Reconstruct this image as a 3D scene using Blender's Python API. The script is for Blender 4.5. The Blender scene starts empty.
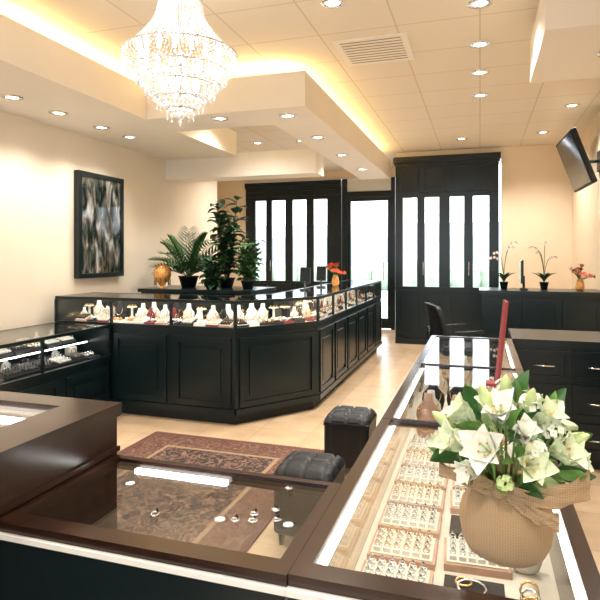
import bpy, math, random
from mathutils import Vector, Matrix
R = random.Random(7)
S = bpy.context.scene
pi = math.pi
# ------------------------------------------------------------------ materials
def newmat(name):
    m = bpy.data.materials.new(name); m.use_nodes = True
    nt = m.node_tree; b = nt.nodes['Principled BSDF']
    return m, nt, b
def L(nt, a, b): nt.links.new(a, b)
MATS = {}
def pm(name, col, rough=.5, metal=0., emit=None, es=0., spec=None, noise=0., nscale=8., stretch=(1,1,1), bump=0.):
    m, nt, b = newmat(name)
    b.inputs['Base Color'].default_value = (*col, 1)
    b.inputs['Roughness'].default_value = rough
    b.inputs['Metallic'].default_value = metal
    if spec is not None: b.inputs['Specular IOR Level'].default_value = spec
    if emit:
        b.inputs['Emission Color'].default_value = (*emit, 1)
        b.inputs['Emission Strength'].default_value = es
    if noise or bump:
        g = nt.nodes.new('ShaderNodeNewGeometry')
        mp = nt.nodes.new('ShaderNodeMapping'); mp.inputs['Scale'].default_value = stretch
        n = nt.nodes.new('ShaderNodeTexNoise'); n.inputs['Scale'].default_value = nscale; n.inputs['Detail'].default_value = 6
        L(nt, g.outputs['Position'], mp.inputs['Vector']); L(nt, mp.outputs['Vector'], n.inputs['Vector'])
        if noise:
            r = nt.nodes.new('ShaderNodeValToRGB')
            r.color_ramp.elements[0].position = .3; r.color_ramp.elements[1].position = .7
            r.color_ramp.elements[0].color = (*[c*(1-noise) for c in col], 1)
            r.color_ramp.elements[1].color = (*[min(1, c*(1+noise)) for c in col], 1)
            L(nt, n.outputs['Fac'], r.inputs['Fac']); L(nt, r.outputs['Color'], b.inputs['Base Color'])
        if bump:
            bp = nt.nodes.new('ShaderNodeBump'); bp.inputs['Strength'].default_value = bump; bp.inputs['Distance'].default_value = .01
            L(nt, n.outputs['Fac'], bp.inputs['Height']); L(nt, bp.outputs['Normal'], b.inputs['Normal'])
    MATS[name] = m
    return m
def glassmat(name, tint, refl=1.0):
    m = bpy.data.materials.new(name); m.use_nodes = True; nt = m.node_tree
    nt.nodes.clear()
    o = nt.nodes.new('ShaderNodeOutputMaterial'); mx = nt.nodes.new('ShaderNodeMixShader')
    t = nt.nodes.new('ShaderNodeBsdfTransparent'); t.inputs['Color'].default_value = (*tint, 1)
    g = nt.nodes.new('ShaderNodeBsdfGlossy'); g.inputs['Roughness'].default_value = .01
    geo = nt.nodes.new('ShaderNodeNewGeometry')
    dp = nt.nodes.new('ShaderNodeVectorMath'); dp.operation = 'DOT_PRODUCT'
    L(nt, geo.outputs['Incoming'], dp.inputs[0]); L(nt, geo.outputs['Normal'], dp.inputs[1])
    def mth(op, a, b_=None, cl=False):
        n = nt.nodes.new('ShaderNodeMath'); n.operation = op; n.use_clamp = cl
        if isinstance(a, float): n.inputs[0].default_value = a
        else: L(nt, a, n.inputs[0])
        if b_ is not None: n.inputs[1].default_value = b_
        return n.outputs[0]
    ab = mth('ABSOLUTE', dp.outputs['Value'])
    om = nt.nodes.new('ShaderNodeMath'); om.operation = 'SUBTRACT'; om.inputs[0].default_value = 1; L(nt, ab, om.inputs[1])
    pw = mth('POWER', om.outputs[0], 5.)
    sc = mth('MULTIPLY', pw, .9*refl); fr = mth('ADD', sc, .04*refl, True)
    L(nt, fr, mx.inputs[0])
    L(nt, t.outputs[0], mx.inputs[1]); L(nt, g.outputs[0], mx.inputs[2]); L(nt, mx.outputs[0], o.inputs['Surface'])
    MATS[name] = m
def tilemat(name, c1, c2, mort, w, h, ms, rough, off=0., var=.0):
    m, nt, b = newmat(name)
    g = nt.nodes.new('ShaderNodeNewGeometry')
    br = nt.nodes.new('ShaderNodeTexBrick'); br.offset = off; br.squash = 1
    br.inputs['Scale'].default_value = 1; br.inputs['Brick Width'].default_value = w; br.inputs['Row Height'].default_value = h
    br.inputs['Mortar Size'].default_value = ms; br.inputs['Mortar Smooth'].default_value = .1
    br.inputs['Color1'].default_value = (*c1, 1); br.inputs['Color2'].default_value = (*c2, 1); br.inputs['Mortar'].default_value = (*mort, 1)
    L(nt, g.outputs['Position'], br.inputs['Vector'])
    n = nt.nodes.new('ShaderNodeTexNoise'); n.inputs['Scale'].default_value = 5; n.inputs['Detail'].default_value = 8
    L(nt, g.outputs['Position'], n.inputs['Vector'])
    mx = nt.nodes.new('ShaderNodeMixRGB'); mx.blend_type = 'OVERLAY'; mx.inputs[0].default_value = var
    L(nt, br.outputs['Color'], mx.inputs[1]); L(nt, n.outputs['Fac'], mx.inputs[2])
    L(nt, mx.outputs[0], b.inputs['Base Color'])
    b.inputs['Roughness'].default_value = rough
    MATS[name] = m
pm('wall', (.80, .71, .58), .7, noise=.03, nscale=1.5)
pm('wallback', (.80, .67, .50), .7, noise=.03, nscale=1.5)
pm('soffit', (.84, .78, .69), .7, noise=.02, nscale=2)
tilemat('ceil', (.80, .72, .60), (.78, .70, .58), (.62, .53, .41), .61, .61, .007, .8)
tilemat('floor', (.58, .42, .27), (.52, .37, .23), (.42, .30, .18), .45, .45, .005, .28, 0, .35)
pm('black', (.003, .010, .012), .28, spec=.4, noise=.2, nscale=3, stretch=(1,1,6))
pm('blackmatte', (.004, .008, .010), .6)
pm('leather', (.005, .006, .008), .42, spec=.35, bump=.3, nscale=60)
pm('wood', (.020, .008, .005), .22, noise=.5, nscale=6, stretch=(1.5, 12, 12))
pm('woody', (.020, .008, .005), .22, noise=.5, nscale=6, stretch=(12, 1.5, 12))
pm('deck', (.78, .71, .60), .6, noise=.04, nscale=30)
pm('cream', (.82, .75, .62), .6)
pm('white', (.85, .84, .80), .5)
pm('velvet', (.012, .012, .016), .8)
pm('redvelvet', (.22, .02, .02), .7)
pm('pinkwood', (.55, .34, .25), .5, noise=.15, nscale=20)
pm('gold', (.85, .58, .24), .22, 1)
pm('silver', (.75, .77, .80), .18, 1)
pm('chrome', (.8, .8, .8), .15, 1)
pm('trimwhite', (.75, .74, .70), .35)
pm('darkhole', (.25, .2, .14), .5)
pm('led', (1, 1, 1), .5, emit=(1, .97, .92), es=6.5)
pm('ledbright', (1, 1, 1), .5, emit=(1, .98, .95), es=11)
pm('cove', (1, .8, .4), .5, emit=(1, .75, .36), es=17)
pm('lampdisc', (1, 1, 1), .5, emit=(1, .93, .82), es=10)
pm('bulb', (1, 1, 1), .5, emit=(1, .93, .85), es=16)
pm('crystalglow', (.88, .9, .93), .08, .6, emit=(1, .97, .92), es=.16)  # beads carry a faint glow of their own, standing in for caught light
pm('leaf', (.03, .11, .025), .4, noise=.4, nscale=15)
pm('leafdark', (.014, .06, .024), .4, noise=.4, nscale=12)
pm('leaflight', (.15, .30, .07), .4, noise=.3, nscale=25)
pm('petal', (.70, .77, .54), .5, noise=.12, nscale=30)
pm('petalwhite', (.84, .85, .75), .5)
pm('petalgreen', (.50, .62, .28), .5, noise=.2, nscale=40)
pm('redflower', (.75, .10, .04), .5, noise=.2, nscale=40)
pm('coral', (.80, .22, .15), .5, noise=.2, nscale=40)
pm('orchid', (.85, .70, .68), .5)
pm('stem', (.10, .13, .05), .6)
pm('amber', (.70, .34, .09), .3, noise=.4, nscale=30)
pm('screen', (.01, .015, .02), .08)
pm('asphalt', (.6, .6, .6), .9)
pm('building', (.66, .69, .74), .8)
pm('hedge', (.36, .47, .33), .9, noise=.3, nscale=4)
pm('carpaint', (.3, .35, .42), .3)
glassmat('glass', (.975, .985, .98), 1.0)
glassmat('winglass', (.97, .99, 1.0), .7)
def burlap():
    m, nt, b = newmat('burlap')
    tc = nt.nodes.new('ShaderNodeNewGeometry')
    w1 = nt.nodes.new('ShaderNodeTexWave'); w1.bands_direction = 'Z'; w1.inputs['Scale'].default_value = 110; w1.inputs['Distortion'].default_value = 1.5
    w2 = nt.nodes.new('ShaderNodeTexWave'); w2.bands_direction = 'X'; w2.inputs['Scale'].default_value = 110; w2.inputs['Distortion'].default_value = 1.5
    for w in (w1, w2): L(nt, tc.outputs['Position'], w.inputs['Vector'])
    a = nt.nodes.new('ShaderNodeMath'); a.operation = 'MULTIPLY'
    L(nt, w1.outputs['Fac'], a.inputs[0]); L(nt, w2.outputs['Fac'], a.inputs[1])
    r = nt.nodes.new('ShaderNodeValToRGB')
    r.color_ramp.elements[0].color = (.36, .24, .13, 1); r.color_ramp.elements[1].color = (.60, .43, .26, 1)
    L(nt, a.outputs[0], r.inputs[0]); L(nt, r.outputs[0], b.inputs['Base Color'])
    bp = nt.nodes.new('ShaderNodeBump'); bp.inputs['Strength'].default_value = .5; bp.inputs['Distance'].default_value = .002
    L(nt, a.outputs[0], bp.inputs['Height']); L(nt, bp.outputs[0], b.inputs['Normal'])
    b.inputs['Roughness'].default_value = .9
    MATS['burlap'] = m
burlap()
def rugmat(name, bg, mid, lite, sc=12):
    m, nt, b = newmat(name)
    g = nt.nodes.new('ShaderNodeNewGeometry')
    v = nt.nodes.new('ShaderNodeTexVoronoi'); v.inputs['Scale'].default_value = sc; v.feature = 'F1'; v.inputs['Randomness'].default_value = .8
    n = nt.nodes.new('ShaderNodeTexNoise'); n.inputs['Scale'].default_value = 10; n.inputs['Detail'].default_value = 4; n.inputs['Distortion'].default_value = 2.2
    L(nt, g.outputs['Position'], v.inputs['Vector']); L(nt, g.outputs['Position'], n.inputs['Vector'])
    n2 = nt.nodes.new('ShaderNodeMath'); n2.operation = 'MULTIPLY'; n2.inputs[1].default_value = 3.2; L(nt, n.outputs['Fac'], n2.inputs[0])
    s = nt.nodes.new('ShaderNodeMath'); s.operation = 'MULTIPLY_ADD'; s.inputs[1].default_value = 1.3
    L(nt, v.outputs['Distance'], s.inputs[0]); L(nt, n2.outputs[0], s.inputs[2])
    sn = nt.nodes.new('ShaderNodeMath'); sn.operation = 'FRACT'; L(nt, s.outputs[0], sn.inputs[0])
    r = nt.nodes.new('ShaderNodeValToRGB'); r.color_ramp.interpolation = 'CONSTANT'
    e = r.color_ramp.elements; e[0].color = (*bg, 1); e[1].color = (*mid, 1); e[1].position = .38
    x = e.new(.62); x.color = (*lite, 1); x = e.new(.70); x.color = (*bg, 1); x = e.new(.88); x.color = (*mid, 1)
    L(nt, sn.outputs[0], r.inputs[0]); L(nt, r.outputs[0], b.inputs['Base Color'])
    b.inputs['Roughness'].default_value = .95
    MATS[name] = m
rugmat('rugfield', (.016, .013, .012), (.15, .07, .045), (.28, .19, .12))
rugmat('rugborder', (.07, .03, .02), (.15, .065, .04), (.24, .16, .10), 16)
pm('rugbrown', (.10, .04, .028), .95, noise=.2, nscale=60)
pm('rugtan', (.26, .17, .10), .95, noise=.2, nscale=60)
def artmat():
    m, nt, b = newmat('art')
    g = nt.nodes.new('ShaderNodeNewGeometry')
    mp = nt.nodes.new('ShaderNodeMapping'); mp.inputs['Scale'].default_value = (1, 5, 1.6)
    n = nt.nodes.new('ShaderNodeTexNoise'); n.inputs['Scale'].default_value = 2.6; n.inputs['Detail'].default_value = 7; n.inputs['Distortion'].default_value = .6
    L(nt, g.outputs['Position'], mp.inputs[0]); L(nt, mp.outputs[0], n.inputs['Vector'])
    r = nt.nodes.new('ShaderNodeValToRGB'); e = r.color_ramp.elements
    e[0].position = .36; e[0].color = (.008, .011, .010, 1); e[1].position = .68; e[1].color = (.40, .43, .42, 1)
    x = e.new(.47); x.color = (.035, .045, .038, 1); x = e.new(.56); x.color = (.15, .13, .11, 1)
    L(nt, n.outputs['Fac'], r.inputs['Fac']); L(nt, r.outputs['Color'], b.inputs['Base Color'])
    b.inputs['Roughness'].default_value = .06
    MATS['art'] = m
artmat()
# ------------------------------------------------------------------ builder
class B:
    def __init__(s): s.v = []; s.f = []; s.mi = []; s.ms = []; s.sm = []; s.M = Matrix()
    def m(s, n):
        if n not in s.ms: s.ms.append(n)
        return s.ms.index(n)
    def add(s, vs, fs, mat, smooth=False, M=None):
        o = len(s.v); T = s.M @ M if M is not None else s.M
        s.v += [T @ Vector(p) for p in vs]
        k = s.m(mat)
        for f in fs: s.f.append([i + o for i in f]); s.mi.append(k); s.sm.append(smooth)
    def box(s, x0, x1, y0, y1, z0, z1, mat, M=None, bev=0.):
        if x0 > x1: x0, x1 = x1, x0
        if y0 > y1: y0, y1 = y1, y0
        if bev <= 0:
            vs = [(x0,y0,z0),(x1,y0,z0),(x1,y1,z0),(x0,y1,z0),(x0,y0,z1),(x1,y0,z1),(x1,y1,z1),(x0,y1,z1)]
            s.add(vs, [(0,3,2,1),(4,5,6,7),(0,1,5,4),(1,2,6,5),(2,3,7,6),(3,0,4,7)], mat, False, M)
        else:
            b = bev; rings = []
            for (z, i) in ((z0, b), (z0+b, 0), (z1-b, 0), (z1, b)):
                c = []
                for (cx, cy, sx, sy) in ((x0,y0,1,1),(x1,y0,-1,1),(x1,y1,-1,-1),(x0,y1,1,-1)):
                    p = [(cx+sx*i, cy+sy*(i+b)), (cx+sx*(i+b), cy+sy*i)]
                    if (cx == x1) != (cy == y1): p.reverse()
                    c += p
                rings.append([(a[0], a[1], z) for a in c])
            vs = [p for r in rings for p in r]; fs = []
            for r in range(3):
                for i in range(8):
                    j = (i+1) % 8; fs.append((r*8+i, r*8+j, r*8+8+j, r*8+8+i))
            fs.append(tuple(range(7, -1, -1))); fs.append(tuple(range(24, 32)))
            s.add(vs, fs, mat, False, M)
    def prism(s, poly, z0, z1, mat, M=None):
        n = len(poly); vs = [(x, y, z0) for x, y in poly] + [(x, y, z1) for x, y in poly]
        fs = [tuple(range(n-1, -1, -1)), tuple(range(n, 2*n))] + [(i, (i+1) % n, n+(i+1) % n, n+i) for i in range(n)]
        s.add(vs, fs, mat, False, M)
    def lathe(s, prof, mat, M=None, n=20, smooth=True, sy=1.):
        vs = []; fs = []
        for r, z in prof:
            for i in range(n):
                a = 2*pi*i/n; vs.append((r*math.cos(a), sy*r*math.sin(a), z))
        for k in range(len(prof)-1):
            for i in range(n):
                j = (i+1) % n; fs.append((k*n+i, k*n+j, k*n+n+j, k*n+n+i))
        if prof[0][0] > 1e-4: fs.append(tuple(range(n-1, -1, -1)))
        if prof[-1][0] > 1e-4: fs.append(tuple(range((len(prof)-1)*n, len(prof)*n)))
        s.add(vs, fs, mat, smooth, M)
    def ball(s, c, r, mat, n=10, sz=1.):
        pr = [(max(1e-5, r*math.sin(pi*k/(n//2+1))), -r*sz*math.cos(pi*k/(n//2+1))) for k in range(n//2+2)]
        s.lathe(pr, mat, Matrix.Translation(c), n)
    def octa(s, c, r, mat, h=1.3):
        x, y, z = c
        s.add([(x,y,z+r*h),(x+r,y,z),(x,y+r,z),(x-r,y,z),(x,y-r,z),(x,y,z-r*h)],
              [(0,1,2),(0,2,3),(0,3,4),(0,4,1),(5,2,1),(5,3,2),(5,4,3),(5,1,4)], mat)
    def tube(s, pts, r, mat, n=6, r2=None, closed=False):
        pts = [Vector(p) for p in pts]; N = len(pts); vs = []; fs = []
        up = Vector((.13, .27, .95))
        for k, p in enumerate(pts):
            if closed: d = pts[(k+1) % N]-pts[k-1]
            else: d = pts[min(N-1, k+1)]-pts[max(0, k-1)]
            d.normalize(); a = d.cross(up)
            if a.length < .05: a = d.cross(Vector((1, 0, 0)))
            a.normalize(); b = d.cross(a)
            rr = r if r2 is None else r+(r2-r)*k/max(1, N-1)
            for i in range(n):
                t = 2*pi*i/n; vs.append(p+a*rr*math.cos(t)+b*rr*math.sin(t))
        for k in range(N if closed else N-1):
            k2 = (k+1) % N
            for i in range(n):
                j = (i+1) % n; fs.append((k*n+i, k2*n+i, k2*n+j, k*n+j))
        if not closed:
            fs.append(tuple(range(n))); fs.append(tuple(range(N*n-1, (N-1)*n-1, -1)))
        s.add(vs, fs, mat, True)
    def ring(s, c, r, tr, mat, M=None, n=12):
        T = Matrix.Translation(c) @ (M if M is not None else Matrix())
        s.tube([T @ Vector((r*math.cos(2*pi*i/n), r*math.sin(2*pi*i/n), 0)) for i in range(n)], tr, mat, 4, closed=True)
    def petal(s, M, ln, w, a0, a1, mat, cup=.25, ns=7, nw=4, tip=.75):
        x = z = 0.; vs = []; fs = []
        for k in range(ns+1):
            t = k/ns; a = a0+(a1-a0)*t
            if k: x += math.sin(a)*ln/ns; z += math.cos(a)*ln/ns
            ww = w*max(.06 if k < ns else 0.01, math.sin(pi*min(1, t**tip)*.97+.03))
            for j in range(nw+1):
                q = (j/nw-.5)*2
                c = cup*ww*(q*q)
                vs.append((x-math.cos(a)*c, q*ww*.5, z+math.sin(a)*c))
        for k in range(ns):
            for j in range(nw):
                o = k*(nw+1)+j; fs.append((o, o+1, o+nw+2, o+nw+1))
        s.add(vs, fs, mat, True, M)
    def done(s, name, parent=None):
        me = bpy.data.meshes.new(name); me.from_pydata([tuple(v) for v in s.v], [], s.f)
        for n in s.ms: me.materials.append(MATS[n])
        me.polygons.foreach_set('material_index', s.mi); me.polygons.foreach_set('use_smooth', s.sm)
        me.update(); o = bpy.data.objects.new(name, me); S.collection.objects.link(o)
        if parent: o.parent = parent
        return o
def T(x, y, z): return Matrix.Translation((x, y, z))
def RZ(a): return Matrix.Rotation(a, 4, 'Z')
def RX(a): return Matrix.Rotation(a, 4, 'X')
def RY(a): return Matrix.Rotation(a, 4, 'Y')
def aim(p, d): return Matrix.Translation(p) @ Vector(d).to_track_quat('Z', 'Y').to_matrix().to_4x4()
def simple(name, *boxes):
    b = B()
    for x in boxes: b.box(*x)
    return b.done(name)
# ------------------------------------------------------------------ shell
ZC = 3.25
simple('floor', (-6, 1.6, -3.2, 11.35, -.1, 0, 'floor'))
simple('ceiling', (-6, 1.6, -3.2, 11.35, ZC, ZC+.1, 'ceil'))
simple('wall_left', (-4.25, -4.1, -3, 8.12, 0, ZC, 'wall'))
simple('wall_left', (-5.55, -4.1, 8.12, 8.27, 0, ZC, 'wall'))
simple('wall_left', (-5.7, -5.55, 8.12, 11.3, 0, ZC, 'wallback'))
simple('wall_right', (1.37, 1.5, -3, 9.75, 0, ZC, 'wallback'))
simple('wall_back', (-5.55, -4.87, 11.2, 11.3, 0, ZC, 'wallback'))
simple('wall_back', (-4.87, -1.3, 11.2, 11.3, 3.07, ZC, 'wallback'))
simple('wall_back', (-1.61, -1.3, 11.2, 11.3, 0, 3.07, 'wallback'))
simple('wall_back', (-1.38, -1.3, 9.62, 11.2, 0, ZC, 'wallback'))
simple('wall_back', (.33, 1.37, 9.6, 9.75, 0, ZC, 'wallback'))
simple('wall_back', (-1.3, .33, 9.6, 9.72, 3.16, ZC, 'wallback'))
simple('wall_front', (-4.1, 1.37, -3.1, -3, 0, .5, 'wall'), (-4.1, 1.37, -3.1, -3, 2.9, ZC, 'wall'),
       (-4.1, -3.7, -3.1, -3, .5, 2.9, 'wall'), (1.0, 1.37, -3.1, -3, .5, 2.9, 'wall'))
simple('added_fill_window', *[(x, x+.06, -3.09, -3.01, .56, 2.84, 'black') for x in (-3.7, -2.55, -1.4, -.25, .94)],  # unseen opening and frame behind the camera, added to let in fill light
       (-3.7, 1.0, -3.09, -3.01, .5, .56, 'black'), (-3.7, 1.0, -3.09, -3.01, 2.84, 2.9, 'black'))
simple('baseboard_left', (-4.1, -4.08, -3, 8.12, 0, .12, 'black'))
simple('baseboard_right', (1.35, 1.37, -3, 9.6, 0, .12, 'black'))
simple('baseboard_back', (.33, 1.35, 9.58, 9.6, 0, .12, 'black'))
b = B()
b.box(-4.1, -3.04, -2.9, 6.7, 2.8, 3.11, 'soffit')
b.box(-3.04, -1.45, 4.63, 5.2, 2.8, 3.11, 'soffit')
b.box(-1.95, -1.45, 5.2, 9.46, 2.8, 3.11, 'soffit')
b.box(-4.1, -1.95, 6.7, 7.05, 2.53, 2.84, 'soffit')
for r in ((-3.30, -3.22, -2.5, 4.8), (-3.22, -1.70, 4.8, 4.88), (-1.73, -1.65, 4.88, 9.3)):
    b.box(*r, 3.112, 3.135, 'cove')
b.done('ceiling_soffit')
b = B(); b.box(.36, 1.37, 3.5, 4.55, 2.8, 3.11, 'soffit'); b.box(.6, 1.3, 3.75, 3.79, 3.112, 3.13, 'cove'); b.done('ceiling_soffit')
b = B(); b.box(-1.15, -.55, 4.42, 5.02, ZC-.015, ZC, 'soffit')
for i in range(9): b.box(-1.1, -.6, 4.46+i*.06, 4.47+i*.06, ZC-.018, ZC-.015, 'darkhole')
b.done('ceiling_vent')
def can(x, y, z, power, r=.055, size=130):
    b = B()
    b.lathe([(r+.03, 0), (r+.028, -.008), (r, -.012), (r-.004, -.004)], 'chrome', n=24)
    b.lathe([(r-.004, -.004), (1e-4, -.0041)], 'lampdisc', n=24)
    o = b.done('recessed_ceiling_light'); o.location = (x, y, z)
    if power:
        l = bpy.data.lights.new('spot', 'SPOT'); l.energy = power; l.spot_size = math.radians(size); l.spot_blend = .9
        l.shadow_soft_size = .06; l.color = (1, .94, .85)
        lo = bpy.data.objects.new('lamp', l); S.collection.objects.link(lo); lo.parent = o; lo.location = (0, 0, -.06)
P0 = 118
for p in [(0,4.06),(0,4.85),(0,5.6),(0,6.4),(1.02,7.16),(.85,8.6),(-.26,8.7),(-.97,3.74),(-.5,1.6),(.6,1.4),(-2.3,2.0),(-2.3,.2),(0,-.6),(-2.6,5.9),(-3.3,8.06),(-2.6,8.1),(-4.5,9.6)]:  # includes unseen cans above and behind the camera, added to light the room
    can(p[0], p[1], ZC, P0)
for p in [(-3.66,2.5),(-3.66,3.63),(-3.66,4.16),(-3.66,4.77),(-3.66,5.25),(-2.35,4.8),(-1.70,4.9),(-1.70,5.89),(-1.70,7.03),(-1.70,8.3)]:
    can(p[0], p[1], 2.8, 44)
can(.8, 4.0, 2.8, 35)
# ------------------------------------------------------------------ storefront glazing
def panel_frame(b, x0, x1, y, z0, z1, w=.05, d=.02, mat='black'):
    b.box(x0, x1, y-d, y, z0, z0+w, mat); b.box(x0, x1, y-d, y, z1-w, z1, mat)
    b.box(x0, x0+w, y-d, y, z0+w, z1-w, mat); b.box(x1-w, x1, y-d, y, z0+w, z1-w, mat)
def glazed(name, xs0, xs1, y, ztop, gl, zg0, zg1, ov=.03):
    b = B(); th = .08
    b.box(xs0, xs1, y, y+th, zg1, ztop, 'black'); b.box(xs0, xs1, y, y+th, 0, zg0, 'black')
    prev = xs0
    for g0, g1 in gl:
        b.box(prev, g0, y, y+th, zg0, zg1, 'black'); prev = g1
        b.box(g0, g1, y+.035, y+.042, zg0, zg1, 'winglass')
        b.box(g0, g0+.015, y-.012, y, zg0, zg1, 'black'); b.box(g1-.015, g1, y-.012, y, zg0, zg1, 'black')
    b.box(prev, xs1, y, y+th, zg0, zg1, 'black')
    n = 2
    for i in range(n):
        w = (xs1-xs0)/n
        for h in range(2):
            hw = w/2
            panel_frame(b, xs0+i*w+h*hw+.03, xs0+i*w+(h+1)*hw-.03, y, zg1+.08, ztop-.14)
            panel_frame(b, xs0+i*w+h*hw+.03, xs0+i*w+(h+1)*hw-.03, y, .15, zg0-.06)
    b.box(xs0-ov, xs1+ov, y-.07, y, ztop-.1, ztop, 'black'); b.box(xs0-ov/2, xs1+ov/2, y-.04, y, ztop-.14, ztop-.1, 'black')
    b.box(xs0, xs1, y-.03, y, 0, .1, 'black'); b.box(xs0, xs1, y-.03, y, zg0-.05, zg0, 'black')
    for i in range(n):
        xm = xs0+(xs1-xs0)*(i+.5)/n
        for q in (-.05, .05):
            b.tube([(xm+q, y-.012, 1.15), (xm+q, y-.045, 1.17), (xm+q, y-.045, 1.38), (xm+q, y-.012, 1.4)], .006, 'chrome')
    return b.done(name)
glazed('window_2', -4.86, -2.72, 11.2, 3.05, [(-4.65,-4.37),(-4.27,-3.93),(-3.80,-3.46),(-3.33,-3.01)], .95, 2.67, 0)
glazed('window_3', -1.37, .29, 9.53, 3.15, [(-1.26,-.993),(-.894,-.634),(-.488,-.235),(-.125,.154)], .97, 2.47)
b = B()
b.box(-2.71, -2.60, 11.2, 11.3, 0, 3.06, 'black'); b.box(-1.70, -1.62, 11.2, 11.3, 0, 3.06, 'black')
b.box(-2.60, -1.70, 11.2, 11.3, 2.68, 2.80, 'black')
b.box(-2.60, -1.70, 11.22, 11.28, 2.80, 3.06, 'trimwhite')
b.box(-2.60, -2.53, 11.22, 11.27, .02, 2.68, 'black'); b.box(-1.77, -1.70, 11.22, 11.27, .02, 2.68, 'black')
b.box(-2.53, -1.77, 11.22, 11.27, .02, .22, 'black'); b.box(-2.53, -1.77, 11.22, 11.27, 2.60, 2.68, 'black')
b.box(-2.53, -1.77, 11.24, 11.246, .22, 2.60, 'winglass')
b.tube([(-1.84, 11.22, 1.0), (-1.84, 11.15, 1.0), (-1.84, 11.15, 1.35), (-1.84, 11.22, 1.35)], .012, 'chrome')
b.done('door_1')
# ------------------------------------------------------------------ outdoors
simple('ground', (-40, 40, 11.35, 60, -.12, -.02, 'asphalt'), (-40, 40, -40, -3.2, -.12, -.02, 'asphalt'))
b = B(); b.box(-30, 25, 34, 35, 0, 3.4, 'building')
for i in range(14): b.box(-28+i*3.7, -26+i*3.7, 33.9, 34, .8, 2.6, 'carpaint')
b.done('exterior_building')
b = B()
for i in range(26):
    b.ball((-16+i*1.1, 24+R.uniform(-.3, .3), .55), R.uniform(.6, .8), 'hedge', 10)
b.done('hedge')
# ------------------------------------------------------------------ showcases
def seg(P, Q):
    P = Vector((*P, 0)); Q = Vector((*Q, 0)); d = Q-P; a = math.atan2(d.y, d.x)
    return d.length, Matrix.Translation(P) @ RZ(a)
def bust(b, x, y, z, h, mat, neck=None):
    M = T(x, y, z)
    b.lathe([(.03*h/.2, 0), (.055*h/.2, .01), (.07*h/.2, h*.35), (.065*h/.2, h*.55), (.03*h/.2, h*.75), (.024*h/.2, h), (.001, h)], mat, M, 12, True, .45)
    if neck:
        pts = [(x+.05*h/.2*math.cos(t), y-.03*h/.2-.004, z+h*.62+.35*h*math.sin(t)*1.0) for t in [pi+pi*k/10 for k in range(11)]]
        b.tube(pts, .0035, neck, 5)
def ringtray(b, x, y, z, w, d, nx, ny, mat='cream', pad='white', metal='silver', rot=0, frame=None, tilt=0):
    old = b.M; b.M = old @ T(x, y, z) @ RZ(rot) @ RX(tilt)
    b.box(-w/2, w/2, -d/2, d/2, 0, .02, frame or mat)
    b.box(-w/2+.008, w/2-.008, -d/2+.008, d/2-.008, .02, .024, mat)
    for i in range(nx):
        for j in range(ny):
            cx = -w/2+.012+(i+.5)*(w-.024)/nx; cy = -d/2+.012+(j+.5)*(d-.024)/ny
            pw = (w-.024)/nx*.36; pd = (d-.024)/ny*.34
            b.box(cx-pw, cx+pw, cy-pd, cy+pd, .024, .036, pad)
            b.ring((cx, cy, .042), .008, .0018, metal, RX(pi/2), 8)
            b.octa((cx, cy, .052), .0045, 'silver')
    b.M = old
def fill(b, Lg, W, z, style, x0=.05):
    x = x0
    while x < Lg-.12:
        k = R.random()
        if style == 'white':
            q = R.random()
            if q < .5: bust(b, x+.065, W*.68, z, R.uniform(.16, .205), R.choice(['white', 'white', 'cream', 'velvet']), R.choice(['gold', 'silver']))
            elif q < .75:
                b.box(x+.01, x+.12, W*.62, W*.8, z, z+.11, R.choice(['white', 'velvet', 'cream']))
                for i in range(3): b.ring((x+.03+i*.035, W*.62-.006, z+.085), .018, .003, R.choice(['gold', 'silver']), RX(1.2), 10)
                for i in range(3): b.ball((x+.03+i*.035, W*.7, z+.12), .014, R.choice(['amber', 'silver', 'white']), 8)
            else:
                b.lathe([(.03, 0), (.03, .03), (.012, .04), (.012, .12), (.05, .125), (.05, .132), (0.001, .132)], 'white', T(x+.065, W*.7, z), 14)
                for i in range(6): b.octa((x+.065+.035*math.cos(i), W*.7+.035*math.sin(i), z+.14), .010, 'gold')
            if R.random() < .75: bust(b, x+.10, W*.46, z, R.uniform(.10, .15), R.choice(['white', 'white', 'cream', 'velvet', 'redvelvet']), R.choice(['gold', 'silver']))
            if k < .5: ringtray(b, x+.062, W*.24, z+.02, .12, .13, 4, 3, R.choice(['cream', 'white', 'velvet']), R.choice(['white', 'white', 'velvet']), 'gold', 0, R.choice(['pinkwood', 'redvelvet', 'velvet', None]), .3)
            elif k < .75:
                b.box(x+.005, x+.12, W*.14, W*.36, z, z+.02, R.choice(['redvelvet', 'velvet', 'white']))
                for i in range(3): b.ball((x+.03+i*.033, W*.24, z+.036), .018, R.choice(['white', 'amber', 'silver']), 8)
            else:
                b.box(x+.005, x+.115, W*.14, W*.38, z, z+.035, R.choice(['velvet', 'white']))
                for i in range(4): b.octa((x+.02+i*.026, W*.24, z+.045), .012, 'silver'); b.ring((x+.02+i*.026, W*.32, z+.045), .014, .003, 'gold', RX(1.2), 8)
            dx = .125
        else:
            if k < .5:
                ringtray(b, x+.09, W*.3, z+.02, .17, .15, 5, 4, 'velvet', R.choice(['velvet', 'white']), 'silver', 0, None, .2); dx = .18
                bust(b, x+.09, W*.72, z, .12, R.choice(['velvet', 'white']), 'silver')
            else:
                b.box(x, x+.15, W*.12, W*.5, z, z+.02, 'velvet')
                for q in range(4):
                    b.ring((x+.025+q*.034, W*.3, z+.035), .022, .006, R.choice(['silver', 'gold', 'silver']), RY(1.3), 10)
                    b.octa((x+.025+q*.034, W*.3-.02, z+.035), .016, R.choice(['silver', 'white', 'white']))
                b.box(x+.02, x+.13, W*.62, W*.7, z, z+.09, 'white')
                b.ring((x+.075, W*.6, z+.05), .03, .004, 'gold', RX(pi/2), 12); dx = .16
        x += dx+R.uniform(.0, .010)
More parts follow.
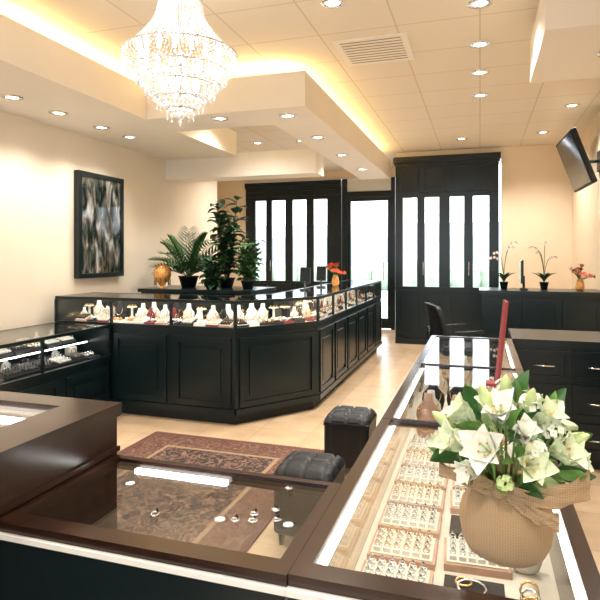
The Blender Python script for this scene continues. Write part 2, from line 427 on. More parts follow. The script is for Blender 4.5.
def case_run(b, P, Q, W, zt, zg, wood='black', kick=.1, npan=2, posts=2):
    Lg, M = seg(P, Q); old = b.M; b.M = M
    b.box(.0, Lg, .004, .010, zg, zt-.03, 'glass')
    b.box(-.0, Lg, -.008, .03, zt-.028, zt-.002, wood)
    b.box(0, Lg, -.012, .02, zg-.03, zg+.012, wood)
    for i in range(posts+1):
        x = Lg*i/posts; b.box(x-.010, x+.010, -.006, .018, zg, zt-.03, wood)
    b.box(.05, Lg-.05, .035, .05, zt-.026, zt-.014, 'led')
    for i in range(npan):
        w = Lg/npan; panel_frame(b, i*w+.04, (i+1)*w-.04, 0.0, kick+.06, zg-.08, .05, .016, wood)
        b.box(i*w+.14, (i+1)*w-.14, -.01, 0, kick+.16, zg-.18, wood)
    b.box(0, Lg, -.02, 0, kick, kick+.05, wood)
    b.M = old; return Lg, M
A_, B_, C_, D_ = (-3.95,4.45), (-2.03,4.45), (-1.49,5.19), (-1.49,8.77)
Ai, Bi, Ci, Di = (-3.95,5.0), (-2.31,5.0), (-2.04,5.37), (-2.04,8.77)
zt, zg = 1.10, .85
b = B()
poly = [A_, B_, C_, D_, Di, Ci, Bi, Ai]
b.prism(poly, .1, zg-.02, 'black')
k = [(-3.93,4.51),(-2.06,4.51),(-1.55,5.21),(-1.55,8.74),(-2.0,8.74),(-2.0,5.4),(-2.33,4.96),(-3.93,4.96)]
b.prism(k, 0, .1, 'blackmatte')
b.prism(poly, zg-.02, zg, 'deck')
b.prism(poly, zt-.008, zt, 'glass')
for P, Q, np_, ps in ((A_, B_, 3, 3), (B_, C_, 1, 1), (C_, D_, 6, 6)):
    case_run(b, P, Q, .55, zt, zg, npan=np_, posts=ps)
for P, Q in ((Ai, Bi), (Bi, Ci), (Ci, Di)):
    Lg, M = seg(P, Q); b.M = M
    b.box(0, Lg, -.04, 0, zt-.04, zt+.001, 'black'); b.box(0, Lg, -.02, 0, zg, zt-.04, 'black'); b.M = Matrix()
for P, Q in (((-3.95,5.0),(-3.95,4.45)), ((-1.49,8.77),(-2.04,8.77))):
    Lg, M = seg(P, Q); b.M = M
    b.box(0, Lg, 0, .02, zg, zt, 'black'); b.M = Matrix()
par = b.done('island_jewelry_showcase')
b = B()
for P, Q, in ((A_, B_), (B_, C_), (C_, D_)):
    Lg, M = seg(P, Q); b.M = M; fill(b, Lg-.05, .5, zg, 'white')
b.done('jewelry_display', par)
b = B(); b.box(-3.85, -2.45, 5.75, 6.5, .08, 1.06, 'black'); b.box(-3.88, -2.42, 5.72, 6.53, 1.06, 1.1, 'black'); b.box(-3.8, -2.5, 5.8, 6.45, 0, .08, 'blackmatte')
for i in range(3): panel_frame(b, -3.83+i*.46, -3.40+i*.46, 5.75, .15, 1.0, .05, .015)
b.done('storage_cabinet')
# left low case
b = B(); x1 = -3.3; zt2, zg2 = .85, .55
b.box(-3.9, x1, 1.9, 4.42, .1, zg2-.02, 'black'); b.box(-3.86, x1-.06, 1.95, 4.4, 0, .1, 'blackmatte')
b.box(-3.9, x1, 1.9, 4.42, zg2-.02, zg2, 'velvet'); b.box(-3.9, x1, 1.9, 4.42, zt2-.008, zt2, 'glass')
case_run(b, (x1, 1.9), (x1, 4.42), .6, zt2, zg2, npan=4, posts=3)
b.box(-3.92, -3.88, 1.9, 4.42, zg2, zt2+.001, 'black'); b.box(-3.9, x1, 4.4, 4.42, zg2, zt2, 'black'); b.box(-3.9, x1, 1.9, 1.92, zg2, zt2, 'black')
b.box(-3.88, x1-.22, 1.93, 4.39, .69, .696, 'glass'); b.box(x1-.232, x1-.222, 1.95, 4.38, .678, .689, 'led')
par = b.done('low_jewelry_showcase')
b = B(); Lg, M = seg((x1, 1.9), (x1, 4.42)); b.M = M; fill(b, Lg-.05, .5, zg2, 'dark')
b.M = M @ T(0, .23, 0); fill(b, Lg-.05, .30, .696, 'dark'); b.done('jewelry_display', par)
# foreground cross case
def topframe(b, x0, x1, y0, y1, z0, z1, w, m1='wood', m2='woody'):
    b.box(x0, x1, y0, y0+w[0], z0, z1, m1); b.box(x0, x1, y1-w[1], y1, z0, z1, m1)
    b.box(x0, x0+w[2], y0+w[0], y1-w[1], z0, z1, m2); b.box(x1-w[3], x1, y0+w[0], y1-w[1], z0, z1, m2)
b = B()
b.box(-1.04, -.35, .99, 1.02, .0, .868, 'black')
b.box(-1.04, -.35, 1.02, 1.42, .08, .56, 'black'); b.box(-1.04, -.35, 1.02, 1.42, .56, .58, 'deck')
topframe(b, -1.045, -.345, .985, 1.425, .868, .9, (.05, .022, .02, .03))
b.box(-1.03, -.37, 1.03, 1.41, .890, .895, 'glass'); b.box(-1.03, -.36, 1.408, 1.414, .58, .87, 'glass')
b.box(-1.045, -.345, .975, .985, .866, .878, 'trimwhite')
b.box(-.95, -.66, 1.385, 1.400, .868, .880, 'ledbright')
par = b.done('glass_counter_showcase')
b = B()
for (x, y) in ((-.50, 1.2), (-.46, 1.235), (-.53, 1.16), (-.72, 1.13), (-.47, 1.36), (-.49, 1.17), (-.44, 1.19)):
    b.ring((x, y, .898), .009, .002, 'silver', RX(R.uniform(-.2, .2)), 12); b.octa((x, y+.009, .902), .0045, 'velvet')
b.done('loose_rings', par)
# right long case
b = B(); X0, X1, Y0, Y1 = -.344, .214, .99, 4.27
b.box(X0, X1, Y0, Y1, .08, .60, 'black'); b.box(X0+.05, X1-.05, Y0+.05, Y1-.03, 0, .08, 'blackmatte')
b.box(X0+.01, X1-.01, Y0+.02, Y1-.01, .60, .62, 'deck')
b.box(X0, X1, Y0, Y0+.02, .6, .868, 'black')
topframe(b, X0, X1, Y0, Y1, .868, .9, (.05, .03, .035, .035))
b.box(X0+.03, X1-.03, Y0+.04, Y1-.02, .890, .895, 'glass')
b.box(X0+.004, X0+.010, Y0+.02, Y1, .62, .87, 'glass'); b.box(X1-.02, X1, Y0+.02, Y1, .62, .87, 'wood')
b.box(X0, X1, Y1-.008, Y1-.002, .62, .87, 'glass')
b.box(X0, X1, Y0-.015, Y0, .866, .878, 'trimwhite')
for y in (2.05, 3.15): b.box(X0, X1, y-.008, y+.008, .875, .901, 'wood')
b.box(X0+.036, X0+.045, 1.1, 4.2, .862, .868, 'led'); b.box(X1-.045, X1-.036, 1.1, 4.2, .862, .868, 'led')
par = b.done('long_jewelry_showcase')
b = B()
y = 1.12; i = 0
while y < 2.7:
    ringtray(b, -.215, y, .62, .19, .15, 6, 4, 'cream', 'white', 'gold' if i % 2 else 'silver', 0, 'pinkwood')
    if i in (3, 5, 6, 8): ringtray(b, -.01, y+.02, .62, .18, .15, 6, 4, 'cream', 'white', 'silver', .05, 'pinkwood')
    elif i in (2, 4, 7):
        b.box(-.09, .06, y-.06, y+.06, .62, .645, 'velvet')
        b.ring((-.02, y, .655), .035, .004, 'silver'); b.ring((-.04, y+.02, .655), .02, .004, 'gold')
    else:
        b.box(-.08, .04, y-.05, y+.05, .62, .66, 'pinkwood'); b.ring((-.02, y, .665), .03, .005, 'silver')
    if i % 2: bust(b, .12, y, .62, .13, 'velvet' if i % 4 == 1 else 'white', 'gold')
    else:
        for q in range(4): b.ring((.12, y-.05+q*.035, .64), .022, .004, R.choice(['silver', 'gold']), RX(1.1), 10)
    y += .18; i += 1
while y < 4.15:
    for xx in (-.25, -.11, .02, .14):
        kx = R.random()
        if kx < .45: bust(b, xx, y, .62, R.uniform(.13, .2), R.choice(['white', 'velvet', 'cream', 'pinkwood']), 'gold')
        elif kx < .75: ringtray(b, xx, y, .62, .12, .13, 4, 4, R.choice(['cream', 'velvet', 'pinkwood']))
        else:
            b.box(xx-.05, xx+.05, y-.05, y+.05, .62, .66, R.choice(['velvet', 'pinkwood', 'redvelvet'])); b.ring((xx, y, .67), .03, .005, 'gold')
    y += .16
b.done('jewelry_display', par)
# raised wooden case on the left
b = B()
b.box(-1.73, -1.075, -.38, 1.42, 0, .80, 'woody'); b.box(-1.075, -1.05, -.4, 1.44, .0, 1.012, 'woody'); b.box(-1.75, -1.075, 1.42, 1.44, 0, 1.012, 'woody')
b.box(-1.75, -1.73, -.4, 1.42, 0, 1.012, 'woody'); b.box(-1.73, -1.075, -.4, 1.42, .80, .82, 'deck')
topframe(b, -1.76, -1.04, -.41, 1.45, 1.012, 1.05, (.1, .09, .1, .15))
b.box(-1.68, -1.17, -.33, 1.37, 1.036, 1.041, 'glass')
b.box(-1.66, -1.20, 1.30, 1.33, 1.0, 1.012, 'ledbright')
b.box(-1.05, -1.042, -.4, 1.445, .905, .92, 'woody')
for i in range(5): ringtray(b, -1.33, .55+i*.18, .82, .2, .15, 6, 4, 'cream', 'white', 'gold', 0, 'pinkwood')
b.done('wooden_counter_showcase')
b = B()
b.box(.24, 1.33, 4.29, 4.85, .08, .86, 'black'); b.box(.27, 1.3, 4.34, 4.82, 0, .08, 'blackmatte'); b.box(.22, 1.34, 4.275, 4.87, .86, .9, 'black')
for i in range(3):
    x = .26+i*.355
    for z0, z1 in ((.62, .83), (.36, .59), (.12, .33)): panel_frame(b, x, x+.335, 4.29, z0, z1, .03, .014)
    for z in (.72, .47, .22): b.tube([(x+.1, 4.285, z), (x+.1, 4.255, z), (x+.235, 4.255, z), (x+.235, 4.285, z)], .006, 'chrome')
b.done('drawer_cabinet')
b = B(); b.box(.72, 1.3, 2.9, 3.5, .38, .46, 'leather', bev=.02); b.box(.72, 1.3, 3.42, 3.5, .46, .85, 'leather', bev=.02)
for x in (.76, 1.24):
    for y in (2.95, 3.42): b.tube([(x, y, 0), (x, y, .4)], .02, 'black')
b.done('side_chair')
b = B()
b.box(.02, 1.33, 7.0, 7.6, .1, 1.04, 'black'); b.box(.05, 1.3, 7.06, 7.55, 0, .1, 'blackmatte'); b.box(-.01, 1.35, 6.96, 7.63, 1.04, 1.08, 'black')
for i in range(3): panel_frame(b, .05+i*.425, .46+i*.425, 7.0, .18, .98, .06, .016)
b.done('service_counter')
# ------------------------------------------------------------------ rug
b = B(); b.box(-2.6, -1.12, 2.0, 4.1, 0, .012, 'rugbrown'); b.box(-2.55, -1.17, 2.05, 4.05, .012, .013, 'rugborder')
b.box(-2.33, -1.39, 2.27, 3.83, .013, .0135, 'rugtan'); b.box(-2.30, -1.42, 2.30, 3.80, .0135, .014, 'rugfield')
for i in range(60):
    x = -2.59+i*1.46/59; b.box(x, x+.008, 4.1, 4.13, 0, .006, 'rugtan')
b.done('area_rug')
def ottoman(x, y):
    b = B(); w = .155
    b.box(-w, w, -w, w, .06, .36, 'leather', bev=.015)
    n = 24; vs = []; fs = []
    for i in range(n+1):
        for j in range(n+1):
            u = -1+2*i/n; v = -1+2*j/n
            g = min(abs(math.sin(u*pi*1.5)), abs(math.sin(v*pi*1.5)))
            h = .415-.04*(abs(u)**8+abs(v)**8)-.018*max(0, 1-g*3)
            vs.append((u*w*1.02, v*w*1.02, h))
    for i in range(n):
        for j in range(n):
            o = i*(n+1)+j; fs.append((o, o+n+1, o+n+2, o+1))
    b.add(vs, fs, 'leather', True)
    b.box(-w*1.02, w*1.02, -w*1.02, w*1.02, .33, .37, 'leather', bev=.01)
    for sx in (-.12, .12):
        for sy in (-.12, .12): b.lathe([(.012, 0), (.02, .07)], 'black', T(sx, sy, 0), 10)
    for q in range(4):
        for k in range(-1, 2):
            M = RZ(q*pi/2)
            b.add([tuple(M @ Vector(p)) for p in ((k*.1-.004, -w-.002, .08), (k*.1+.004, -w-.002, .08), (k*.1+.004, -w-.002, .33), (k*.1-.004, -w-.002, .33))], [(0, 1, 2, 3)], 'blackmatte')
    o = b.done('tufted_ottoman'); o.location = (x, y, 0)
ottoman(-.86, 3.82); ottoman(-.86, 2.84)
# office chair
b = B()
for q in range(5):
    a = q*2*pi/5; b.tube([(0, 0, .12), (.27*math.cos(a), .27*math.sin(a), .07)], .02, 'black'); b.ball((.27*math.cos(a), .27*math.sin(a), .032), .032, 'blackmatte')
b.tube([(0, 0, .1), (0, 0, .48)], .028, 'chrome', 10); b.box(-.25, .25, -.25, .24, .47, .56, 'leather', bev=.03)
n = 10; vs = []; fs = []
for k in range(2):
    for i in range(n+1):
        for j in range(9):
            u = -1+2*j/8; z = .58+.42*i/n; w = .24*(1-.25*(i/n)**3)
            vs.append((u*w, .26+.06*i/n-.07*u*u+(.05 if k else 0)-.02*math.sin(pi*i/n), z-.03*u*u*(i/n)))
for k in range(2):
    for i in range(n):
        for j in range(8):
            o = k*(n+1)*9+i*9+j; f = (o, o+1, o+10, o+9); fs.append(f if k else f[::-1])
N = (n+1)*9
for i in range(n):
    for j in (0, 8): o = i*9+j; fs.append((o, o+9, o+9+N, o+N))
for j in range(8): o = n*9+j; fs.append((o, o+1, o+1+N, o+N)); fs.append((j, j+1, j+1+N, j+N))
b.add(vs, fs, 'leather', True)
b.tube([(0, .2, .5), (0, .33, .52), (0, .33, .75)], .02, 'black')
for s_ in (-1, 1): b.tube([(s_*.24, .1, .52), (s_*.29, .1, .55), (s_*.29, .12, .72), (s_*.29, -.15, .73)], .018, 'black')
o = b.done('office_chair'); o.location = (-.20, 6.1, 0); o.rotation_euler = (0, 0, pi*.6)
# ------------------------------------------------------------------ picture, TV
b = B()
b.box(-4.095, -4.05, 4.88, 5.66, 1.25, 2.40, 'black'); b.box(-4.052, -4.045, 4.93, 5.61, 1.30, 2.35, 'art')
b.box(-4.05, -4.03, 4.88, 4.93, 1.25, 2.40, 'black'); b.box(-4.05, -4.03, 5.61, 5.66, 1.25, 2.40, 'black')
b.box(-4.05, -4.03, 4.93, 5.61, 1.25, 1.30, 'black'); b.box(-4.05, -4.03, 4.93, 5.61, 2.35, 2.40, 'black')
b.done('framed_picture')
b = B()
M = T(1.09, 7.4, 2.62) @ RZ(math.radians(-88)) @ RX(math.radians(20))
b.box(-.50, .50, -.03, .03, -.33, .33, 'blackmatte', M, bev=.008); b.box(-.475, .475, -.034, -.03, -.305, .305, 'screen', M)
b.box(-.12, .12, .03, .06, -.12, .12, 'black', M)
b.tube([(1.1, 7.4, 2.6), (1.25, 7.42, 2.62), (1.365, 7.42, 2.62)], .02, 'black'); b.box(1.345, 1.369, 7.32, 7.52, 2.5, 2.74, 'black')
b.done('wall_television')
# ------------------------------------------------------------------ chandelier
b = B(); cx, cy = -1.74, 3.01
b.M = T(cx, cy, 0)
b.lathe([(.001, ZC), (.07, ZC), (.075, ZC-.02), (.03, ZC-.05), (.008, ZC-.06)], 'chrome')
b.tube([(0, 0, ZC-.05), (0, 0, 2.40)], .009, 'chrome', 8)
def tier(r, z, dr=.011):
    b.ring((0, 0, z), r, .007, 'chrome', None, 48)
    n = int(r*120)
    for i in range(n):
        a = 2*pi*i/n; b.octa((r*math.cos(a), r*math.sin(a), z-.028), dr, 'crystalglow', 2.0)
        b.octa((r*math.cos(a), r*math.sin(a), z-.060), dr*.65, 'crystalglow', 1.6)
for r, z in ((.13, 3.04), (.345, 2.72), (.28, 2.62), (.21, 2.53), (.14, 2.45), (.08, 2.39)): tier(r, z)
b.lathe([(.13, 3.05), (.15, 3.09), (.10, 3.085), (.03, 3.08)], 'crystalglow', n=32)
for i in range(56):
    a = 2*pi*i/56
    for k in range(22):
        t = k/21; r = .13+.05*t+.165*max(0, (t-.2)/.8)**1.6; z = 3.04-.33*t
        b.octa((r*math.cos(a), r*math.sin(a), z), .007, 'crystalglow', 1.2)
for i in range(44):
    a = 2*pi*i/44
    for k in range(13):
        t = k/12; r = .345-.29*t+.045*math.sin(pi*t); z = 2.70-.33*t
        b.octa((r*math.cos(a), r*math.sin(a), z), .008 if k % 3 else .011, 'crystalglow', 1.25)
for i in range(16):
    a = 2*pi*i/16; r = .24
    b.tube([(0, 0, 2.66), (r*.5*math.cos(a), r*.5*math.sin(a), 2.62), (r*math.cos(a), r*math.sin(a), 2.66)], .005, 'chrome')
    b.lathe([(.01, 0), (.01, .04), (.016, .06), (.012, .085), (.001, .105)], 'bulb', T(r*math.cos(a), r*math.sin(a), 2.68), 10)
for i in range(8):
    a = 2*pi*i/8; b.lathe([(.01, 0), (.01, .03), (.014, .045), (.001, .08)], 'bulb', T(.08*math.cos(a), .08*math.sin(a), 2.86), 10)
    b.lathe([(.01, 0), (.014, .03), (.001, .06)], 'bulb', T(.1*math.cos(a), .1*math.sin(a), 2.5), 10)
b.ball((0, 0, 2.35), .026, 'crystalglow', 12); b.octa((0, 0, 2.31), .014, 'crystalglow', 2)
b.M = Matrix(); b.done('crystal_chandelier')
# ------------------------------------------------------------------ plants
def pot(b, x, y, z, r, h, mat):
    b.lathe([(r*.7, 0), (r, h*.9), (r*1.08, h*.9), (r*1.08, h), (r*.9, h), (r*.88, h*.85), (.001, h*.85)], mat, T(x, y, z), 20)
def palm(x, y, z, n=16, ln=.55):
    b = B(); pot(b, x, y, z, .12, .14, 'blackmatte'); base = Vector((x, y, z+.12))
    for i in range(n):
        a = i*2.4; el = R.uniform(.35, 1.3); l = ln*R.uniform(.75, 1.1); d = Vector((math.cos(a), math.sin(a)*.8, 0)); pts = []
        for k in range(13):
            t = k/12; pts.append(base+d*l*math.cos(el)*t*1.0+Vector((0, 0, 1))*(l*math.sin(el)*t*1.5-.30*l*t*t*1.5))
        b.tube(pts, .005, 'stem', 5, .002)
        for k in range(2, 13):
            t = k/12; tang = (pts[k]-pts[k-1]).normalized(); side = tang.cross(Vector((0, 0, 1))).normalized()
            for s_ in (-1, 1):
                dr = (side*s_+tang*.7+Vector((0, 0, -.15))).normalized()
                q = dr.to_track_quat('Z', 'X').to_matrix().to_4x4()
                b.petal(Matrix.Translation(pts[k]) @ q, .17*math.sin(pi*(.15+.75*t))+.03, .028, 0, .5, 'leaf', .2, 4, 2)
    b.done('potted_palm')
def leafy(name, x, y, z, hgt, nst, lsz, mat, ph=.2, pr=.12, pmat='blackmatte', spread=.12, per=9, lo=.08):
    b = B(); pot(b, x, y, z, pr, ph, pmat)
    for i in range(nst):
        a = i*2.4; top = Vector((x+spread*math.cos(a), y+spread*math.sin(a), z+ph+hgt*R.uniform(.6, 1))); p0 = Vector((x+.02*math.cos(a), y+.02*math.sin(a), z+ph*.85))
        pts = [p0.lerp(top, k/6)+Vector((R.uniform(-.01, .01), R.uniform(-.01, .01), 0)) for k in range(7)]
        b.tube(pts, .008, 'stem', 5, .004)
        for k in range(per):
            t = lo+(1-lo)*k/(per-1); p = p0.lerp(top, t); az = k*2.2+i; e = R.uniform(.1, .9)
            d = Vector((math.cos(az)*math.cos(e), math.sin(az)*math.cos(e), math.sin(e)))
            M = Matrix.Translation(p) @ d.to_track_quat('Z', 'X').to_matrix().to_4x4() @ RZ(pi)
            b.petal(M, lsz*R.uniform(.7, 1.1), lsz*.66, -.1, .9, mat, .15, 6, 4, .8)
    return b.done(name)
palm(-3.44, 6.15, 1.1, 28, .66)
leafy('potted_fiddle_leaf_fig', -2.97, 6.25, 1.1, .98, 10, .19, 'leafdark', .12, .10, 'blackmatte', .13, 17)
leafy('potted_houseplant', -2.60, 6.05, 1.1, .50, 11, .14, 'leaf', .10, .08, 'blackmatte', .12, 12)
leafy('potted_foliage_plant', -2.98, 5.87, 1.1, .32, 12, .14, 'leafdark', .06, .08, 'blackmatte', .13, 9, 0)
b = B(); M = T(-3.62, 5.84, 1.102) @ Matrix.Scale(1.25, 4)
b.lathe([(.05, 0), (.05, .01), (.015, .02), (.02, .04), (.06, .07), (.085, .12), (.08, .17), (.05, .215), (.02, .235), (.001, .24)], 'amber', M, 20)
for i in range(10): b.lathe([(.004, 0), (.006, .1), (.001, .2)], 'gold', M @ RZ(i*pi/5) @ T(.075, 0, .03) @ RY(-.05), 5)
b.done('amber_sculpture')
def posy(name, x, y, z, mat, r=.11, v='trimwhite', h=.12):
    b = B(); b.lathe([(.035, 0), (.05, .03), (.045, h*.7), (.03, h), (.035, h+.01), (.001, h*.9)], v, T(x, y, z), 16)
    for i in range(34):
        a = i*2.4; e = .1+1.4*((i*.618) % 1); d = Vector((math.cos(a)*math.cos(e), math.sin(a)*math.cos(e), math.sin(e))); p = Vector((x, y, z+h+.02))+d*r*R.uniform(.6, 1)
        b.tube([(x, y, z+h-.01), p], .002, 'leaf', 4)
        m2 = mat if i % 4 else 'leaf'
        for k in range(6): b.petal(aim(p, d) @ RZ(k*pi/3), .036, .028, .3, 1.2, m2, .2, 4, 2)
    b.done(name)
posy('red_flower_vase', -1.78, 7.0, 1.102, 'redflower', .15, 'amber', .13)
posy('pink_flower_vase', 1.12, 7.25, 1.082, 'coral', .14, 'amber', .13)
def orchid(x, y, z, lean):
    b = B(); pot(b, x, y, z, .05, .09, 'blackmatte')
    for i in range(6): b.petal(T(x, y, z+.08) @ RZ(i*1.05), .2, .05, .3, 1.3, 'leafdark', .3)
    for s_ in range(4):
        pts = []; a = lean+s_*1.4
        for k in range(14):
            t = k/13; pts.append(Vector((x+.18*math.cos(a)*t**2, y+.1*math.sin(a)*t**2, z+.08+.46*math.sin(t*1.8)*(.7+.13*s_))))
        b.tube(pts, .004, 'stem', 5)
        for k in range(9, 14, 2):
            for q in range(5): b.petal(aim(pts[k]+Vector((0, 0, -.01)), (.2, -1, -.1)) @ RZ(q*1.256), .022, .02, .8, 1.4, 'orchid', .1, 4, 2)
    b.done('potted_orchid')
orchid(.28, 7.3, 1.081, 2.6); orchid(.74, 7.35, 1.081, .6)
b = B(); b.box(.46, .54, 7.1, 7.3, 1.081, 1.1, 'blackmatte'); b.tube([(.50, 7.2, 1.09), (.50, 7.2, 1.25)], .015, 'black'); b.box(.46, .49, 7.06, 7.34, 1.16, 1.44, 'screen', bev=.005)
b.done('computer_monitor')
def mirror(x, y, z):
    b = B(); b.lathe([(.06, 0), (.06, .012), (.012, .02), (.01, .1)], 'black', T(x, y, z), 18)
    b.box(-.06, .06, -.008, .008, 0, .18, 'black', T(x, y, z+.08) @ RX(-.15)); b.box(-.05, .05, -.0095, -.008, .01, .17, 'screen', T(x, y, z+.08) @ RX(-.15))
    b.done('countertop_mirror')
mirror(-1.88, 6.0, 1.102); mirror(-1.86, 6.6, 1.102)
b = B(); b.box(-.05, .05, -.04, .04, 0, .012, 'redvelvet', T(.075, 2.72, .902)); M = T(.075, 2.72, .912) @ RZ(1.62) @ RX(.10)
b.box(-.07, .07, -.006, .006, 0, .38, 'redvelvet', M)
b.done('countertop_sign')
# ------------------------------------------------------------------ foreground bouquet
b = B(); bx, by, bz = .050, 1.205, .901
b.M = T(bx, by, bz) @ RZ(math.radians(-3)) @ Matrix.Scale(.97, 4)
n = 60; prof = [(.060,0),(.076,.005),(.086,.025),(.091,.055),(.090,.085),(.083,.108),(.068,.128),(.054,.140),(.050,.148),(.060,.160),(.072,.172)]
vs = []; fs = []
for k, (r, z) in enumerate(prof):
    fold = max(0, (z-.05)/.09)
    for i in range(n):
        a = 2*pi*i/n; rr = r*(1+.02*math.sin(4*a+1)+.055*min(1.4, fold)**1.5*math.sin(14*a+.5*math.sin(3*a)))
        vs.append((rr*math.cos(a), rr*math.sin(a), z+(0.007*math.sin(7*a) if k > 8 else 0)))
for k in range(len(prof)-1):
    for i in range(n): j = (i+1) % n; fs.append((k*n+i, k*n+j, k*n+n+j, k*n+n+i))
fs.append(tuple(range(n-1, -1, -1))); b.add(vs, fs, 'burlap', True)
b.tube([(.055*math.cos(t), .055*math.sin(t), .145+.003*math.sin(3*t)) for t in [2*pi*i/30 for i in range(30)]], .008, 'burlap', 8, closed=True)
def ribbon(pts, w0, w1, ruff=.005):
    vs = []; fs = []; N = len(pts)
    for k, p in enumerate(pts):
        t = k/(N-1); w = w0+(w1-w0)*t
        for j in range(7):
            q = -1+j/3; vs.append((p[0], p[1]+ruff*math.sin(j*2.2+k*.6), p[2]+q*w*.5+ruff*math.sin(j*1.7+k)*.5))
    for k in range(N-1):
        for j in range(6): o = k*7+j; fs.append((o, o+1, o+8, o+7))
    b.add(vs, fs, 'burlap', True)
def lerp(a, c, t): return tuple(a[i]+(c[i]-a[i])*t for i in range(3))
def path(cps, n=18):
    P = [Vector(c) for c in cps]; P = [P[0]]+P+[P[-1]]; out = []
    for k in range(n+1):
        t = k/n*(len(cps)-1); i = min(int(t), len(cps)-2); u = t-i; p0, p1, p2, p3 = P[i:i+4]
        out.append(tuple(.5*((2*p1)+(p2-p0)*u+(2*p0-5*p1+4*p2-p3)*u*u+(3*p1-p0-3*p2+p3)*u**3)))
    return out
# left loop, right tail and a shorter lower tail, all springing from the knot at the neck
ribbon(path([(-.01,-.060,.150),(-.05,-.085,.168),(-.10,-.08,.176),(-.13,-.055,.172),(-.12,-.035,.160),(-.07,-.045,.150),(-.01,-.055,.145)]), .022, .030)
ribbon(path([(-.01,-.060,.150),(.03,-.085,.150),(.075,-.095,.158),(.115,-.085,.168),(.15,-.065,.186)]), .020, .055)
ribbon(path([(-.01,-.062,.145),(.03,-.085,.130),(.065,-.098,.120),(.095,-.098,.118)]), .018, .034)
b.lathe([(.001,-.016),(.013,-.010),(.016,0),(.013,.010),(.001,.016)], 'burlap', T(-.01,-.066,.148), 12)
def lily(p, d, sz, mat='petal', op=(.25, 1.25), wf=.6):
    b.tube([(p[0]*.35, p[1]*.35, .14), (p[0]*.8, p[1]*.8, p[2]*.75), p], .0028, 'leaflight', 5)
    M = aim(p, d)
    for k in range(6):
        b.petal(M @ RZ(k*pi/3+(.1 if k % 2 else 0)+p[0]*20), sz*(1 if k % 2 else .92), sz*(wf if k % 2 else wf*.8), op[0]-(0 if k % 2 else .1), op[1], mat, .35, 8, 4, .9)
    for k in range(5):
        a = k*1.256; e = M @ Vector((sz*.14*math.cos(a), sz*.14*math.sin(a), sz*.5)); b.tube([M @ Vector((0, 0, 0)), e], .0012, 'petalgreen', 4); b.ball(e, .0028, 'amber', 6)
lilies = [((-.070,-.05,.225),(-.75,-.5,.35),.078,(.15,.85)),((-.025,-.075,.225),(-.3,-.8,.4),.085,(.2,1.05)),((.035,-.08,.212),(.3,-.8,.3),.075,(.15,.95)),
 ((.08,-.06,.235),(.7,-.6,.4),.078,(.15,.85)),((-.01,-.03,.275),(-.1,-.6,.8),.080,(.15,1.0)),((-.06,-.02,.26),(-.7,-.3,.7),.075,(.1,.8)),
 ((.06,-.02,.27),(.5,-.4,.8),.075,(.15,.9)),((.02,.05,.27),(.1,.6,.8),.07,(.2,1.0)),((-.06,.05,.24),(-.6,.6,.4),.07,(.2,1.0)),((.08,.05,.23),(.8,.5,.3),.07,(.2,1.0)),
 ((.025,-.06,.255),(.25,-.7,.6),.07,(.05,.65)),((-.10,-.02,.21),(-.9,-.3,.15),.062,(.1,.6)),((.105,-.02,.205),(.95,-.3,.15),.058,(.1,.6)),((-.05,-.08,.195),(-.5,-.8,0),.062,(.1,.7))]
for i, (p, d, sz, op) in enumerate(lilies): lily(p, d, sz, ['petal', 'petalwhite', 'petal'][i % 3], op, .68)
for (p, d) in (((-.03,-.04,.30),(-.3,-.3,.9)),((.04,-.03,.30),(.2,-.4,.9)),((.1,-.05,.25),(.8,-.4,.5)),((-.1,-.03,.25),(-.7,-.3,.6)),((.0,0,.31),(0,-.2,1))):
    b.lathe([(.003,0),(.010,.012),(.013,.028),(.010,.045),(.004,.058),(.0005,.062)], 'petalgreen', aim(p, d), 10)
def cluster(c, r, n, mat):
    b.tube([(c[0]*.3, c[1]*.3, .14), c], .003, 'leaflight', 5)
    for i in range(n):
        z = 1-1.5*(i+.5)/n; a = i*2.4; q = math.sqrt(max(0, 1-z*z)); d = Vector((q*math.cos(a), q*math.sin(a), z)); p = Vector(c)+d*r*R.uniform(.6, 1.2)
        for k in range(4): b.petal(aim(p, d) @ RZ(k*pi/2+i), .009, .010, .9, 1.5, mat, .1, 3, 2)
        b.ball(p, .0020, 'petalgreen', 6)
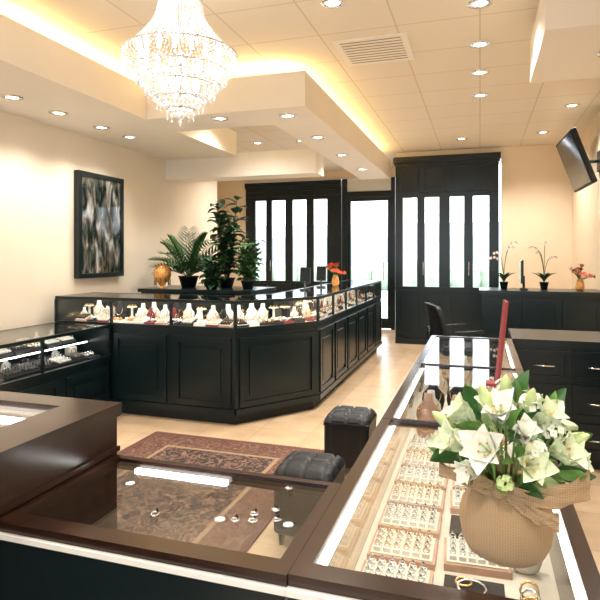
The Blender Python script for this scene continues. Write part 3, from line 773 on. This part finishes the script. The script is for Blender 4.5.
cluster((.045, -.03, .32), .02, 28, 'petalwhite'); cluster((.09, -.04, .27), .02, 26, 'petalwhite'); cluster((-.05, .0, .31), .02, 26, 'petal')
cluster((.0, .02, .33), .02, 26, 'petalwhite'); cluster((-.095, -.05, .24), .015, 20, 'petalwhite'); cluster((.055, -.1, .25), .016, 22, 'petalwhite'); cluster((0, -.11, .18), .014, 18, 'petalgreen')
for i in range(70):
    a = i*2.4; e = [-.15, .25, .6, .95, .35][i % 5]; d = Vector((math.cos(a)*math.cos(e), math.sin(a)*math.cos(e), math.sin(e)))
    p = Vector((0, 0, .19))+Vector((d.x*.055, d.y*.055, d.z*.09))
    b.petal(aim(p, d) @ RZ(R.uniform(-.6, .6)), R.uniform(.05, .085), .028, -.15, .6, ['leaflight', 'petalgreen', 'leaf', 'leaflight'][i % 4], .2, 6, 4)
for (p, d) in (((.09,-.03,.25),(.95,-.2,.25)),((.09,-.05,.20),(.95,-.3,-.1)),((-.09,-.05,.21),(-.9,-.4,-.1)),((-.05,-.02,.29),(-.5,-.1,.85)),((.02,0,.31),(.2,-.1,1)),((.07,0,.29),(.6,-.1,.8))):
    b.petal(aim(p, d), .075, .034, -.1, .7, 'leaf', .2, 7, 4)
    b.petal(aim(p, d) @ RZ(2.5), .065, .028, 0, .6, 'leaflight', .2, 7, 4)
b.M = Matrix(); b.done('burlap_wrapped_flower_arrangement')
# ------------------------------------------------------------------ world, camera
w = bpy.data.worlds.new('World'); S.world = w; w.use_nodes = True
bg = w.node_tree.nodes['Background']; bg.inputs[0].default_value = (.90, .95, 1.0, 1); bg.inputs[1].default_value = 4.6
cam = bpy.data.cameras.new('Camera'); co = bpy.data.objects.new('Camera', cam); S.collection.objects.link(co)
co.location = (0, 0, 1.5); co.rotation_euler = (pi/2, 0, math.atan(180/557))
cam.sensor_width = 36; cam.lens = 557/600*36; cam.shift_y = -.075; cam.clip_start = .02
S.camera = co
try:
    S.view_settings.view_transform = 'Standard'
    S.view_settings.exposure = 0.14
except Exception as e: print(e)
